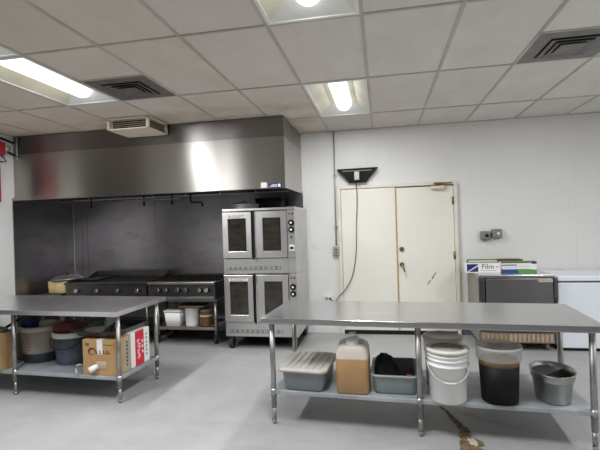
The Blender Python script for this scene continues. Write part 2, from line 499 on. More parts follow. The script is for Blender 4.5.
# ------------------------------------------------------------------ ceiling lights
LAMP_W = {(-1, 6): 34, (-1, 4): 50, (-5, 5): 42, (-5, 4): 52, (4, 5): 32, (4, 4): 24, (-1, 2): 10, (-5, 2): 10}
def light_fixture(i, j, label):
    x0, x1, y0, y1 = gx(i) + .012, gx(i + 1) - .012, ROWS[j] + .012, ROWS[j + 1] - .012
    t = thing('ceiling_light', label, 'ceiling light', ((x0 + x1) / 2, (y0 + y1) / 2, CZ), 0, 'fluorescent troffers in the ceiling')
    w, l = (x1 - x0) / 2, (y1 - y0) / 2
    f = MB(); rim = .022
    f.span((-w, -l, -.008), (w, -l + rim, .002)).span((-w, l - rim, -.008), (w, l, .002))
    f.span((-w, -l + rim, -.008), (-w + rim, l - rim, .002)).span((w - rim, -l + rim, -.008), (w, l - rim, .002))
    f.build('frame', M['lampend'], t)
    a, c, h = (w - rim, l - rim), (.15, l - .13), .10
    r = MB()
    lo = [(-a[0], -a[1], 0), (a[0], -a[1], 0), (a[0], a[1], 0), (-a[0], a[1], 0)]
    hi = [(-c[0], -c[1], h), (c[0], -c[1], h), (c[0], c[1], h), (-c[0], c[1], h)]
    r.quad(lo[1], lo[2], hi[2], hi[1]).quad(lo[3], lo[0], hi[0], hi[3]).quad(*hi)
    o = r.build('reflector', M['refl'], t)
    sm = o.modifiers.new('thickness', 'SOLIDIFY'); sm.thickness = .004; sm.offset = -1
    r = MB()
    r.quad(lo[0], lo[1], hi[1], hi[0]); r2 = MB().quad(lo[2], lo[3], hi[3], hi[2])
    for r_ in (r, r2):
        o = r_.build('end_plate', M['lampend'], t)
        sm = o.modifiers.new('thickness', 'SOLIDIFY'); sm.thickness = .004; sm.offset = -1
    n = MB(); L = l - .10; R = .088; zc = .092; seg = 16
    rings = []
    for yy, k in ((-L, .55), (-L + .025, .86), (-L + .06, 1.), (L - .06, 1.), (L - .025, .86), (L, .55)):
        rings.append([n.bm.verts.new((k * R * math.cos(PI + PI * q / seg), yy, zc + k * R * math.sin(PI + PI * q / seg))) for q in range(seg + 1)])
    for p, q in zip(rings, rings[1:]):
        for k in range(seg): n.bm.faces.new((p[k], p[k + 1], q[k + 1], q[k])).smooth = True
    n.bm.faces.new(rings[0]); n.bm.faces.new(rings[-1][::-1])
    n.build('lamp_cover', M['lens'], t)
    la = bpy.data.lights.new('fluorescent_tube', 'AREA'); la.shape = 'RECTANGLE'; la.size = .13; la.size_y = 2 * L - .14
    la.energy = LAMP_W[(i, j)]; la.color = (.97, .985, 1.)
    lo_ = bpy.data.objects.new('fluorescent_tube', la); COL.objects.link(lo_); lo_.parent = t; lo_.location = (0, 0, zc - R - .004)
    return t
LL = {(-1, 6): 'recessed fluorescent light in the ceiling in front of the double door',
      (-1, 4): 'recessed fluorescent light cut off by the top edge of the view, centre',
      (-5, 5): 'long recessed fluorescent light with yellowed reflector at left, beside dark vent',
      (-5, 4): 'recessed fluorescent light of which only a corner shows at the left edge',
      (4, 5): 'added recessed fluorescent light out of view, above the freezer',
      (4, 4): 'added recessed fluorescent light out of view, right of the room',
      (-1, 2): 'added recessed fluorescent light out of view, above the viewer',
      (-5, 2): 'added recessed fluorescent light out of view, at the left wall'}
for k in LIGHTS: light_fixture(*k, LL[k])

def diffuser(i, mat, label):
    x0, x1, y0, y1 = gx(i) + .012, gx(i + 1) - .012, 3.325, ROWS[6] - .012
    t = thing('air_diffuser', label, 'ceiling vent', ((x0 + x1) / 2, (y0 + y1) / 2, CZ), 0, 'square air diffusers in the ceiling')
    w = (x1 - x0) / 2
    def ring(ro, ri, zo, zi, name, m):
        f = MB()
        O = [(-ro, -ro, zo), (ro, -ro, zo), (ro, ro, zo), (-ro, ro, zo)]; I = [(-ri, -ri, zi), (ri, -ri, zi), (ri, ri, zi), (-ri, ri, zi)]
        for k in range(4):
            q = (k + 1) % 4; f.quad(O[k], O[q], I[q], I[k])
        o = f.build(name, m, t); s = o.modifiers.new('thickness', 'SOLIDIFY'); s.thickness = .004; s.offset = 1
    MB().span((-w, -w, -.004), (w, w, -.001)).build('backing', M['diffdark'], t)
    ring(w, w - .10, -.006, -.010, 'frame', mat)
    ring(w - .115, w - .16, -.022, -.008, 'vane', mat); ring(w - .165, w - .20, -.026, -.010, 'vane', mat)
    MB().span((-.09, -.09, -.028), (.09, .09, -.022), .002).build('centre_plate', mat, t)
diffuser(-4, M['diff'], 'grimy dark square air diffuser beside the long light at left')
diffuser(2, M['diffr'], 'grey square air diffuser at the right, over the freezer side')

# beige vent box hanging at the hood
t = thing('air_vent', 'beige louvred vent box hanging under the ceiling at the hood front', 'vent', (-2.83, 4.728, 2.705))
W, H_, DD = .262, .133, .222
b = MB(); b.span((-W, -DD, 0), (W, DD, .014), .003)
b.span((-W - .012, -DD - .012, H_ - .006), (W + .012, DD, H_))
for sx in (-1, 1):
    for sy in (-1, 1): b.box((sx * (W - .015), sy * (DD - .015), H_ / 2), (.03, .03, H_))
b.span((-W, -DD, H_ - .02), (W, DD, H_ - .006))
b.build('housing', M['beige'], t)
MB().span((-W + .045, -DD + .045, .014), (W - .045, DD - .045, H_ - .02)).build('inner_box', M['blackcloth'], t)
for side in range(2):
    b = MB()
    for k in range(4):
        z = .034 + k * .0215
        if side == 0: b.box((0, -DD + .012, z), (2 * W - .06, .006, .0022))
        else: b.box((W - .012, 0, z), (.006, 2 * DD - .06, .0022))
    b.build('louver', M['beige'], t)

# ------------------------------------------------------------------ exhaust hood
HX0, HX1, HY0, HZ0, HZS = -4.815, -1.10, 4.97, 1.985, 2.605
t = thing('exhaust_hood', 'long stainless steel exhaust hood above the cooking line', 'hood', ((HX0 + HX1) / 2, (HY0 + D) / 2, HZ0))
lw, ly = (HX1 - HX0) / 2, (D - HY0) / 2 - .001
z1, z2 = HZS - HZ0, CZ - HZ0 - .009
b = MB()
b.span((-lw, -ly, 0), (lw, -ly + .02, z1), .004)
b.build('front_panel', M['hood'], t)
MB().span((lw - .02, -ly + .02, 0), (lw, ly, z1), .003).build('side_panel', M['hood'], t)
MB().span((-lw, -ly + .02, 0), (-lw + .02, ly, z1), .003).build('side_panel', M['hood'], t)
b = MB(); b.span((-lw, -ly + .004, z1 + .002), (lw, -ly + .02, z2), .003); b.build('upper_panel', M['hoodtop'], t)
MB().span((lw - .018, -ly + .02, z1 + .002), (lw - .004, ly, z2), .003).build('upper_panel', M['hoodtop'], t)
b = MB(); b.span((-lw, -ly - .003, z1 - .006), (lw + .003, -ly, z1 + .004)); b.span((lw, -ly, z1 - .006), (lw + .003, ly, z1 + .004))
b.build('seam_strip', M['hoodtop'], t)
b = MB(); b.span((-lw + .02, -ly + .02, .30), (lw - .02, ly, .32)); b.build('inner_roof', M['dsteel'], t)
b = MB()
b.span((-lw + .02, -ly + .02, 0), (lw - .02, -ly + .07, .012)); b.span((lw - .07, -ly + .07, 0), (lw - .02, ly, .012))
b.build('drip_gutter', M['dsteel'], t)
for k in range(7):
    xa = -lw + .06 + k * (2 * lw - .12) / 7
    b = MB(); w = (2 * lw - .12) / 7 - .02
    rot = Matrix.Rotation(math.radians(42), 3, 'X')
    b.box((xa + w / 2, ly - .25, .155), (w, .36, .03), .004, rot)
    for q in range(8): b.box(Vector((xa + w / 2, ly - .25, .155)) + rot @ Vector((-w / 2 + (q + .5) * w / 8, 0, -.018)), (w / 20, .34, .01), 0, rot)
    b.build('grease_filter', M['dsteel'], t)
cx, cy = (HX0 + HX1) / 2, (HY0 + D) / 2
b = MB(); b.tube([(-4.0 - cx, 5.62 - cy, -.018), (-2.75 - cx, 5.62 - cy, -.018)], .014)
b.build('suppression_pipe', M['leg'], t)
for x, bend in ((-3.31, 0), (-2.88, 0), (-2.60, 1), (-4.15, 0)):
    p = [(x - cx, 5.62 - cy, .29), (x - cx, 5.62 - cy, -.07)]
    if bend: p += [(x - cx + .01, 5.62 - cy, -.085), (x - cx + .165, 5.62 - cy, -.088), (x - cx + .17, 5.62 - cy, -.11)]
    MB().tube(p, .011).cyl(Vector(p[-1]), Vector(p[-1]) + Vector((0, 0, -.03)), .013, .018).build('nozzle_drop', M['matblack'], t)
MB().tube([(-4.745 - cx, -ly - .012, .56), (-4.745 - cx, -ly - .012, z2)], .012).cyl((-4.745 - cx, -ly - .012, .55), (-4.745 - cx, -ly - .012, .575), .02).build('conduit', M['conduit'], t)
o = MB().span((-1.40 - cx, -ly - .002, .012), (-1.325 - cx, -ly - .0002, .075)).build('paper_note', M['paper'], t, label='white paper note on the hood')
o = MB().span((-1.305 - cx, -ly - .002, .008), (-1.14 - cx, -ly - .0002, .056)).build('label_sticker', M['navy'], t, label='navy and white label on the hood')
b = MB(); b.span((-1.29 - cx, -ly - .003, .018), (-1.20 - cx, -ly - .0021, .026)).span((-1.27 - cx, -ly - .003, .033), (-1.20 - cx, -ly - .0021, .044)).span((-1.19 - cx, -ly - .003, .016), (-1.16 - cx, -ly - .0021, .05))
b.build('label_print', M['paper'], o)

# ------------------------------------------------------------------ double convection oven
t = thing('convection_oven', 'double-stacked stainless convection oven with four glass doors', 'oven', (-1.508, 5.17, 0))
w = .466
MB().span((-w, .03, .945), (w, .85, 1.735), .004).build('cabinet', M['steelside'], t)
MB().span((-w, .03, .16), (w, .85, .945), .004).build('cabinet', M['steelside'], t)
MB().span((-w - .004, .0, 1.735), (w + .004, .855, 1.768), .006).build('top_cap', M['steel'], t)
for z0, zt, vz in ((1.148, 1.727, (.955, 1.14)), (.352, .940, (.165, .345))):
    MB().span((-w, .005, vz[0]), (w - .10, .03, vz[1]), .003).build('vent_panel', M['steel'], t)
    MB().span((w - .10, .005, vz[0]), (w, .03, vz[1]), .003).build('corner_plate', M['steel'], t)
    zc = vz[0] + .065
    b = MB().span((-w + .03, .0035, zc - .024), (-w + .74, .005, zc + .024))
    b.build('vent_recess', M['leg'], t)
    b = MB()
    for k in range(11): b.span((-w + .041 + k * .066, .001, zc - .017), (-w + .069 + k * .066, .0035, zc + .017), .001)
    b.build('vent_slat', M['steelside'], t)
    for q, (xa, xb, wa, wb) in enumerate(((-w + .004, -.085, -w + .078, -.153), (-.040, w - .100, .062, w - .178))):
        d = MB()
        d.span((xa, -.02, z0), (wa, .028, zt - .004), .004).span((wb, -.02, z0), (xb, .028, zt - .004), .004)
        d.span((wa - .004, -.02, zt - .085), (wb + .004, .028, zt - .004), .004).span((wa - .004, -.02, z0), (wb + .004, .028, z0 + .085), .004)
        dr = d.build('door', M['steel'], t)
        MB().span((wa, -.008, z0 + .08), (wb, .02, zt - .08)).build('window', M['glass'], dr)
        if q == 0:
            MB().span((wa - .012, -.0225, zt - .078), (wb + .005, -.0195, zt - .042)).build('name_plate', M['paper'], dr)
            text('lettering', 'BLODGETT', .044, ((wa + wb) / 2, -.0232, zt - .060), FRONT, M['ovenred'], dr, sx=.95)
        else:
            h = MB(); h.span((xa - .022, -.055, z0 - .02), (xa - .004, -.028, zt + .005), .004)
            h.span((xa - .018, -.03, z0 + .06), (xa + .01, -.018, z0 + .10)).span((xa - .018, -.03, zt - .10), (xa + .01, -.018, zt - .06))
            h.build('handle', M['black'], dr)
            MB().span((xa - .004, -.04, z0), (xa + .010, -.02, zt - .006), .003).build('door_edge', M['chrome'], dr)
    MB().span((-.084, .004, z0), (-.041, .026, zt - .004)).build('door_gap', M['black'], t)
    MB().span((-w + .0005, .002, z0 - .007), (w - .0965, .0285, zt + .002)).build('door_gasket', M['black'], t)
    cp = MB().span((w - .096, -.004, z0 - .004), (w, .03, zt - .002), .003).build('control_panel', M['steel'], t)
    xk = w - .045
    for z in (zt - .155, zt - .240):
        k = MB().cyl((xk, -.004, z), (xk, -.03, z), .039, .035, 24).build('knob', M['black'], cp)
        MB().cyl((xk, -.03, z), (xk, -.032, z), .013, .013, 16).build('knob_cap', M['paper'], k)
    for dx in (-.022, .018): MB().cyl((xk + dx, -.004, zt - .045), (xk + dx, -.012, zt - .045), .011, .011, 14).build('indicator_lamp', M['brownprint'] if dx < 0 else M['black'], cp)
    MB().cyl((xk, -.004, zt - .33), (xk, -.014, zt - .33), .012, .010, 14).build('button', M['black'], cp)
    s_ = MB().span((xk - .03, -.0075, zt - .50), (xk + .03, -.0045, zt - .425)).build('switch_plate', M['paper'], cp)
    MB().span((xk - .02, -.018, zt - .478), (xk + .02, -.0075, zt - .448), .003).build('switch', M['black'], s_)
MB().span((-w + .01, .05, .148), (w - .01, .84, .165)).build('base_frame', M['black'], t)
for sx in (-1, 1):
    for y in (.075, .76):
        c = MB(); c.cyl((sx * (w - .055) - .022, y, .072), (sx * (w - .055) + .022, y, .072), .072, .072, 28)
        cs = c.build('caster', M['rubber'], t)
        MB().span((sx * (w - .06) - .028, y - .035, .06), (sx * (w - .06) - .020, y + .035, .125)).span((sx * (w - .06) + .020, y - .035, .06), (sx * (w - .06) + .028, y + .035, .125)).span((sx * (w - .06) - .028, y - .035, .134), (sx * (w - .06) + .028, y + .035, .14)).build('fork', M['dsteel'], cs)
# things on the oven
t = thing('cooking_pan', 'shallow round aluminium pan with domed lid on the oven top', 'pan', (-1.755, 5.41, 1.7685))
MB().lathe([(0, 0), (.17, 0), (.178, .006), (.186, .05), (.196, .052), (.196, .056), (0, .056)], seg=48).build('body', M['silver'], t)
MB().lathe([(.192, .056), (.188, .062), (.12, .086), (0, .094)], seg=48).build('lid', M['silver'], t)
MB().cyl((0, 0, .094), (0, 0, .108), .014, .02, 16).build('knob', M['black'], t)
t = thing('hotel_pan', 'deep black rectangular pan on the oven top, right of the round pan', 'pan', (-1.50, 5.79, 1.7685))
MB().loft([(.175, .12, .02, .0), (.188, .13, .02, .145)], cap=True).build('body', M['matblack'], t)
MB().loft([(.202, .143, .02, .145), (.202, .143, .02, .152)]).build('rim', M['black'], t)

# ------------------------------------------------------------------ range on its stand
RX0, RX1, RY0 = -3.085, -2.14, 5.27
t = thing('equipment_stand', 'open steel stand on casters under the burner range', 'stand', ((RX0 + RX1) / 2, 5.64, 0))
hw = .445
for sx in (-1, 1):
    for sy in (-1, 1):
        l = MB().cyl((sx * (hw - .03), sy * .25 + .01, .10), (sx * (hw - .03), sy * .25 + .01, .57), .021).build('leg', M['leg'], t)
        MB().cyl((sx * (hw - .03) - .014, sy * .25 + .01, .045), (sx * (hw - .03) + .014, sy * .25 + .01, .045), .045).span((sx * (hw - .03) - .022, sy * .25 - .02, .045), (sx * (hw - .03) + .022, sy * .25 + .04, .10)).build('caster', M['rubber'], l)
MB().span((-hw - .02, -.30, .57), (hw + .02, .31, .605), .004).build('top_frame', M['leg'], t)
b = MB()
for k in range(6): b.span((-hw + .02, -.245 + k * .088, .20), (hw - .02, -.245 + k * .088 + .078, .222), .002)
b.span((-hw + .02, -.25, .185), (hw - .02, -.235, .222)); b.build('shelf', M['ledge'], t)

t = thing('gas_range', 'six-knob countertop burner range left of the double oven', 'range', ((RX0 + RX1) / 2, RY0, .605))
hw = (RX1 - RX0) / 2
MB().span((-hw, .03, .0), (hw, .68, .225), .004).build('body', M['dsteel'], t)
MB().span((-hw, 0, .045), (hw, .03, .215), .003).build('front_panel', M['rangesteel'], t)
MB().span((-hw + .02, .005, .004), (hw - .02, .03, .04), .003).build('drip_tray', M['leg'], t)
MB().span((-hw, -.035, .205), (hw, .05, .238), .008).build('front_ledge', M['ledge'], t)
for x in (-.33, -.215, -.055, .06, .255, .355):
    k = MB().cyl((x, 0, .128), (x, -.032, .128), .031, .026, 24).build('knob', M['chrome'], t)
    MB().cyl((x + .03, .0, .128), (x + .03, -.012, .128), .03, .03, 20).build('knob_dial', M['black'], k)
for gx_ in (-1, 0, 1):
    g = MB()
    for y0 in (.09, .38):
        for k in range(5): g.span((gx_ * .31 - .14 + k * .065, y0, .236), (gx_ * .31 - .14 + k * .065 + .012, y0 + .26, .254))
        for k in range(3): g.span((gx_ * .31 - .145, y0 + k * .125, .230), (gx_ * .31 + .145, y0 + k * .125 + .012, .25))
    g.build('grate', M['matblack'], t)
    for y0 in (.22, .51): MB().cyl((gx_ * .31, y0, .225), (gx_ * .31, y0, .238), .05, .045, 20).build('burner', M['matblack'], t)
MB().span((-hw, .655, .225), (hw, .68, .275), .003).build('back_guard', M['dsteel'], t)

# things on the stand's shelf
sz = .2225
t = thing('storage_tub', 'square white tub with lid, leftmost on the range stand shelf', 'tub', (-2.835, 5.52, sz))
MB().loft([(.098, .09, .02, 0), (.118, .11, .025, .19)]).build('body', M['white'], t)
MB().loft([(.126, .118, .025, .19), (.126, .118, .025, .208), (.11, .10, .02, .214)]).build('lid', M['offwhite'], t)
t = thing('food_bucket', 'tall round white bucket in the middle of the range stand shelf', 'bucket', (-2.585, 5.52, sz))
MB().lathe([(0, 0), (.083, 0), (.088, .01), (.098, .235), (.108, .238), (.108, .25), (.097, .25), (.09, .22), (0, .22)]).build('body', M['white'], t)
t = thing('wide_lid', 'wide flat tan lid lying over the round white bucket', 'tray', (-2.56, 5.52, sz + .2505))  # the bucket's wide tan lid, modelled as a loose piece
MB().loft([(.175, .12, .05, 0), (.19, .135, .05, .03), (.182, .127, .05, .03), (.17, .115, .05, .008)]).build('body', M['tan'], t)
t = thing('glass_jar', 'amber brown jar with pale band on the range stand shelf', 'jar', (-2.375, 5.50, sz))
MB().lathe([(0, 0), (.078, 0), (.085, .01), (.085, .15), (.07, .18), (.07, .185), (0, .185)]).build('body', M['jar'], t)
MB().lathe([(0, .185), (.077, .185), (.08, .19), (.08, .212), (.074, .218), (0, .218)]).build('lid', M['tan'], t)
MB().lathe([(.0856, .125), (.0862, .125), (.0862, .147), (.0856, .147)]).build('band', M['jarband'], t)

# ------------------------------------------------------------------ griddle
t = thing('griddle', 'wide flat-top griddle with four knobs left of the burner range', 'griddle', (-3.72, RY0, .63))
hw = .61
MB().span((-hw, .03, .0), (hw, .68, .19), .004).build('body', M['dsteel'], t)
MB().span((-hw, 0, .02), (hw, .03, .185), .003).build('front_panel', M['rangesteel'], t)
MB().span((-hw, -.04, .185), (hw, .045, .212), .006).build('grease_trough', M['dsteel'], t)
MB().span((-hw + .01, .045, .19), (hw - .01, .665, .215), .003).build('plate', M['matblack'], t)
MB().span((-hw, .665, .19), (hw, .682, .305), .003).build('splash_guard', M['rangesteel'], t)
for sx in (-1, 1):
    MB().poly([(sx * hw - (.008 if sx > 0 else 0), .05, .19), (sx * hw - (.008 if sx > 0 else 0), .665, .19), (sx * hw - (.008 if sx > 0 else 0), .665, .30), (sx * hw - (.008 if sx > 0 else 0), .46, .226), (sx * hw - (.008 if sx > 0 else 0), .05, .218)], (.008, 0, 0)).build('side_guard', M['dsteel'], t)
for x in (-.44, -.125, .18, .475):
    k = MB().cyl((x, 0, .10), (x, -.034, .10), .03, .026, 24).build('knob', M['chrome'], t)
    MB().span((x - .055, -.008, .085), (x + .055, .001, .115), .003).build('knob_plate', M['black'], k)
t = thing('equipment_stand', 'dark steel stand with shelf under the flat-top griddle', 'stand', (-3.72, 5.62, 0))
for sx in (-1, 1):
    for sy in (-1, 1): MB().cyl((sx * .56, sy * .27, 0), (sx * .56, sy * .27, .60), .021).build('leg', M['dsteel'], t)
MB().span((-.61, -.33, .60), (.61, .33, .63), .004).build('top_frame', M['dsteel'], t)
MB().span((-.58, -.29, .21), (.58, .29, .235), .003).build('shelf', M['dsteel'], t)

# cream pot at the far left
t = thing('equipment_stand', 'low dark steel stand in the corner, holding the cream pot', 'stand', (-4.55, 5.50, 0))
for sx in (-1, 1):
    for sy in (-1, 1): MB().cyl((sx * .15, sy * .24, 0), (sx * .15, sy * .24, .665), .018).build('leg', M['dsteel'], t)
MB().span((-.18, -.28, .665), (.18, .28, .69), .004).build('top', M['dsteel'], t)
t = thing('stock_pot', 'stained cream pot with steel lid left of the griddle', 'pot', (-4.50, 5.44, .69))
MB().loft([(.135, .14, .03, 0), (.14, .145, .03, .01), (.145, .15, .03, .165)]).build('body', M['cream'], t)
o = MB().lathe([(0, .05), (.03, .05), (.16, .03), (.20, .0), (.215, -.004), (.215, .002), (.2, .008), (.16, .038), (0, .058)], seg=40).build('lid', M['silver'], t, (.05, .02, .188))
o.rotation_euler = (.0, -.03, 0)
MB().cyl((.05, .02, .243), (.05, .02, .262), .02, .025).build('lid_knob', M['black'], t)
t = thing('sheet_pan', 'dark sheet pan lying on the griddle at its left end', 'pan', (-4.09, 5.66, .846))
MB().loft([(.11, .22, .02, 0), (.13, .24, .02, .025), (.125, .235, .02, .025), (.106, .216, .02, .004)]).build('body', M['rangesteel'], t)

# ------------------------------------------------------------------ work tables
def work_table(label, cx, cy, rz, L, depth, legx, legy, zt, zs, topm):
    t = thing('work_table', label, 'table', (cx, cy, 0), rz)
    MB().span((-L / 2, -depth / 2, zt - .042), (L / 2, depth / 2, zt), .004).build('tabletop', topm, t)
    b = MB(); b.span((-L / 2 + .05, -depth / 2 + .06, zt - .058), (L / 2 - .05, -depth / 2 + .14, zt - .042)).span((-L / 2 + .05, depth / 2 - .14, zt - .058), (L / 2 - .05, depth / 2 - .06, zt - .042))
    b.build('top_brace', M['leg'], t)
    sx, sy = legx + .012, legy + .012
    MB().span((-sx, -sy, zs - .032), (sx, sy, zs), .005).build('undershelf', M['galv'], t)
    for x in (-legx, 0, legx):
        for y in (-legy, legy):
            l = MB().cyl((x, y, .13), (x, y, zt - .05), .0205, .0205, 24).cyl((x, y, zs - .05), (x, y, zs + .012), .0235, .0235, 24).build('leg', M['leg'], t)
            MB().cyl((x, y, .03), (x, y, .13), .0165, .0165, 20).cyl((x, y, 0), (x, y, .032), .012, .019, 20).build('foot', M['leg'], l)
    return t
work_table('long stainless steel work table in the right foreground, tubs on undershelf', .252, 3.520, math.radians(-3.7), 2.34, .79, 1.102, .325, .835, .265, M['top'])
work_table('stainless steel work table at the left edge, pails and boxes below', -3.483, 3.850, math.radians(-3.0), 2.43, .81, 1.148, .300, .835, .232, M['topold'])

# ------------------------------------------------------------------ things under the right table
zs = .2655
def bus_tub(name, label, cat, loc, rz, mat, w=.155, d=.20, h=.165):
    t = thing(name, label, cat, loc, rz)
    MB().loft([(w - .012, d - .012, .035, 0), (w, d, .04, .012), (w + .014, d + .014, .045, h - .012), (w + .014, d + .014, .045, h), (w + .006, d + .006, .04, h), (w - .006, d - .006, .035, .012)], seg=6).build('body', mat, t)
    MB().loft([(w + .014, d + .014, .045, h - .018), (w + .030, d + .030, .055, h - .014), (w + .030, d + .030, .055, h), (w + .010, d + .010, .042, h)], seg=6, cap=False).build('rim', mat, t)
    return t
t = bus_tub('bus_tub', 'grey bus tub covered by a ribbed off-white lid', 'tub', (-.615, 3.455, zs), math.radians(-6), M['tubgrey'])
b = MB()
b.loft([(.183, .232, .05, .150), (.196, .245, .06, .152), (.196, .245, .06, .172), (.186, .235, .055, .178)], seg=6)
for k in range(6): b.box((-.135 + k * .054, 0, .180), (.020, .40, .008), .003)
b.build('lid', M['tublid'], t)

t = thing('oil_jug', 'translucent square jug two-thirds full of amber oil', 'jug', (-.248, 3.345, zs), math.radians(-2))
b = MB(); b.loft([(.112, .108, .03, 0), (.122, .118, .035, .012), (.124, .12, .035, .25), (.120, .116, .035, .315), (.108, .104, .04, .352), (.082, .078, .045, .372)], seg=7)
b.build('body', M['jug'], t)
b = MB(); b.loft([(.05, .10, .04, .335), (.046, .092, .035, .385), (.036, .07, .03, .402)], seg=5)
b.build('handle', M['juglip'], t, label='milky white carrying handle')
MB().cyl((0, -.01, .395), (0, -.01, .405), .034, .032, 24).cyl((0, -.01, .405), (0, -.01, .438), .030, .028, 24).build('cap', M['juglip'], t)

t = bus_tub('bus_tub', 'open grey bus tub holding black pans beside the jug', 'tub', (.068, 3.462, zs), math.radians(-2), M['tubgreen'], .152, .20, .145)
tz = zs + .014
t = thing('black_cloth', 'crumpled black cloth heaped at the left in the open grey tub', 'cloth', (.02, 3.445, tz + .004))
b = MB(); b.loft([(.07, .09, .03, 0), (.088, .105, .04, .03), (.092, .095, .04, .075), (.078, .07, .03, .14), (.05, .05, .02, .20), (.018, .02, .01, .225)], seg=6)
rr = random.Random(8)
for v in b.bm.verts:
    k = v.co.z / .225
    v.co += Vector((rr.uniform(-.01, .01) - .035 * k, rr.uniform(-.01, .01), rr.uniform(-.004, .008) if v.co.z > .01 else 0))
b.build('folds', M['blackcloth'], t)
t = thing('grill_brush', 'black brush with brown handle lying in the open grey tub', 'brush', (.168, 3.455, tz + .004))
MB().tube([(-.03, -.02, .05), (.0, .04, .085), (.02, .075, .105)], .012).build('handle', M['brownprint'], t)
MB().box((-.015, -.03, .0275), (.09, .06, .05), .01, Matrix.Rotation(.1, 3, 'Z')).build('head', M['matblack'], t)
t = thing('baking_tray', 'dark grey tray standing at the back of the open grey tub', 'tray', (.10, 3.59, tz))
MB().box((0, 0, .079), (.22, .012, .15), .004, Matrix.Rotation(-.2, 3, 'X')).build('body', M['gasket'], t)
for k, (x, y, lb) in enumerate(((.157, 3.312, 'copper scrubber at the right front of the open grey tub'), (.17, 3.372, 'copper scrubber behind another at the right of the open tub'))):
    o = MB().lathe([(0, 0), (.02, .004), (.03, .022), (.022, .042), (0, .05)], seg=16).build('scrubber', M['copper'], None, (x, y, tz + .055))
    tag(o, lb, 'scrubber', 'copper scrubbers in the open tub')
o = tag(MB().loft([(.035, .06, .02, 0), (.035, .06, .02, .054)]).build('black_sponge', M['black'], None, (.163, 3.342, tz)), 'black sponge under the copper scrubbers in the open tub', 'sponge')

def bucket(label, loc, h, rb, rt, lidm, recess, handle=True, name='plastic_bucket'):
    t = thing(name, label, 'bucket', loc, 0)
    prof = [(0, 0), (rb - .006, 0), (rb, .006)]
    def rad(z): return rb + (rt - rb) * z / h
    for zr in (h - .115, h - .075, h - .045):
        prof += [(rad(zr), zr), (rad(zr) + .008, zr + .004), (rad(zr) + .008, zr + .012), (rad(zr), zr + .016)]
    prof += [(rad(h - .012), h - .012)]
    MB().lathe(prof + [(0, h - .012)], seg=48).build('body', M['white'], t)
    lid = MB().lathe([(0, h - .008), (rt + .004, h - .016), (rt + .012, h - .014), (rt + .012, h + .002), (rt, h + .008), (rt - .016, h + .008), (rt - .022, h - .002), (0, h - .002)], seg=48).build('lid', M['offwhite'], t)
    if recess: MB().lathe([(0, h - .001), (rt - .03, h - .001), (rt - .03, h + .0015), (0, h + .0015)], seg=40).build('lid_panel', lidm, lid, label='dark worn centre of the lid')
    else: lid.data.materials[0] = lidm
    if handle:
        r = rt + .004; pts = []
        for k in range(25):
            a = PI * k / 24
            pts.append((-r * math.cos(a) * 1.0, -.03 - .115 * math.sin(a), h - .085 - .125 * math.sin(a)))
        hd = MB().tube(pts, .0032, 8).build('handle', M['offwhite'], t)
        MB().tube(pts[10:15], .0085, 10).build('grip', M['offwhite'], hd)
    return t
bucket('white plastic bucket with lid and wire handle at the front of the shelf', (.432, 3.235, zs), .365, .126, .140, M['cardgrey'], True)
bucket('plastic bucket with plain beige lid behind the white bucket', (.445, 3.57, zs), .362, .128, .142, M['paletop'], False, False)

t = thing('food_container', 'round clear container half full of dark brown liquid', 'container', (.780, 3.24, zs))
MB().lathe([(0, 0), (.122, 0), (.127, .006), (.140, .30), (.150, .302), (.150, .375), (.156, .378), (.156, .392), (.150, .394), (.146, .388), (.144, .31), (.1345, .296), (.1225, .008), (0, .006)], seg=48).build('body', M['clear'], t)
MB().lathe([(0, .0075), (.121, .0085), (.1318, .262), (0, .262)], seg=48).build('liquid', M['liquid'], t, label='black-brown liquid')
MB().lathe([(0, .263), (.1322, .263), (.1336, .295), (.12, .297), (.08, .292), (0, .291)], seg=48).build('foam', M['foam'], t, label='brown foam layer on the liquid')

t = thing('steamer_insert', 'oval stainless steel pot, rightmost on the table undershelf', 'pot', (1.150, 3.315, zs), math.radians(-8))
MB().lathe([(0, 0), (.103, 0), (.111, .006), (.128, .150), (.134, .152), (.137, .160), (.139, .196), (.145, .200), (.147, .206), (.143, .208), (.136, .202), (.125, .15), (.108, .010), (0, .006)], seg=56, sy=1.28).build('body', M['brushedpot'], t)
b = MB()
pl = [(.127 * math.cos(a), 1.28 * .127 * math.sin(a), .178) for a in [PI * (.25 + 1.0 * k / 24) for k in range(25)]]
b.poly(pl, (0, 0, .004)); b.build('lid', M['gasket'], t, label='dark half lid')

# ------------------------------------------------------------------ things under the left table
zs = .2325
def carton(label, loc, rz, d, mat, name='cardboard_box'):
    t = thing(name, label, 'box', loc, rz)
    MB().span((-d[0] / 2, -d[1] / 2, 0), (d[0] / 2, d[1] / 2, d[2]), .004).build('body', mat, t)
    return t
t = carton('brown carton with dark red logo and plastic spout at table corner', (-2.555, 3.60, zs), math.radians(-3), (.362, .175, .322), M['card'])
MB().span((-.028, -.0885, .19), (.032, -.0872, .323)).build('tape', M['paper'], t, label='strip of white paper tape')
MB().span((-.028, -.0872, .3222), (.032, .0872, .3235)).build('tape', M['paper'], t)
b = MB()
seg = 24
for k in range(seg):
    a0, a1 = 2 * PI * k / seg, 2 * PI * (k + 1) / seg
    w0 = .012 + .008 * math.cos(a0 - 2.2); w1 = .012 + .008 * math.cos(a1 - 2.2)
    P = lambda a, r: (-.082 + 1.25 * r * math.cos(a), -.0884, .215 + r * math.sin(a))
    b.quad(P(a0, .034), P(a1, .034), P(a1, .034 - w1), P(a0, .034 - w0))
b.build('logo_ring', M['darkredprint'], t)
b = MB()
for x, h_ in ((-.03, .03), (.005, .032), (.045, .03), (.075, .034), (.095, .028)):
    b.span((x - .006, -.0886, .205 - .01), (x + .004, -.0876, .205 + h_ - .01)); b.span((x - .008, -.0886, .195), (x + .014, -.0876, .202))
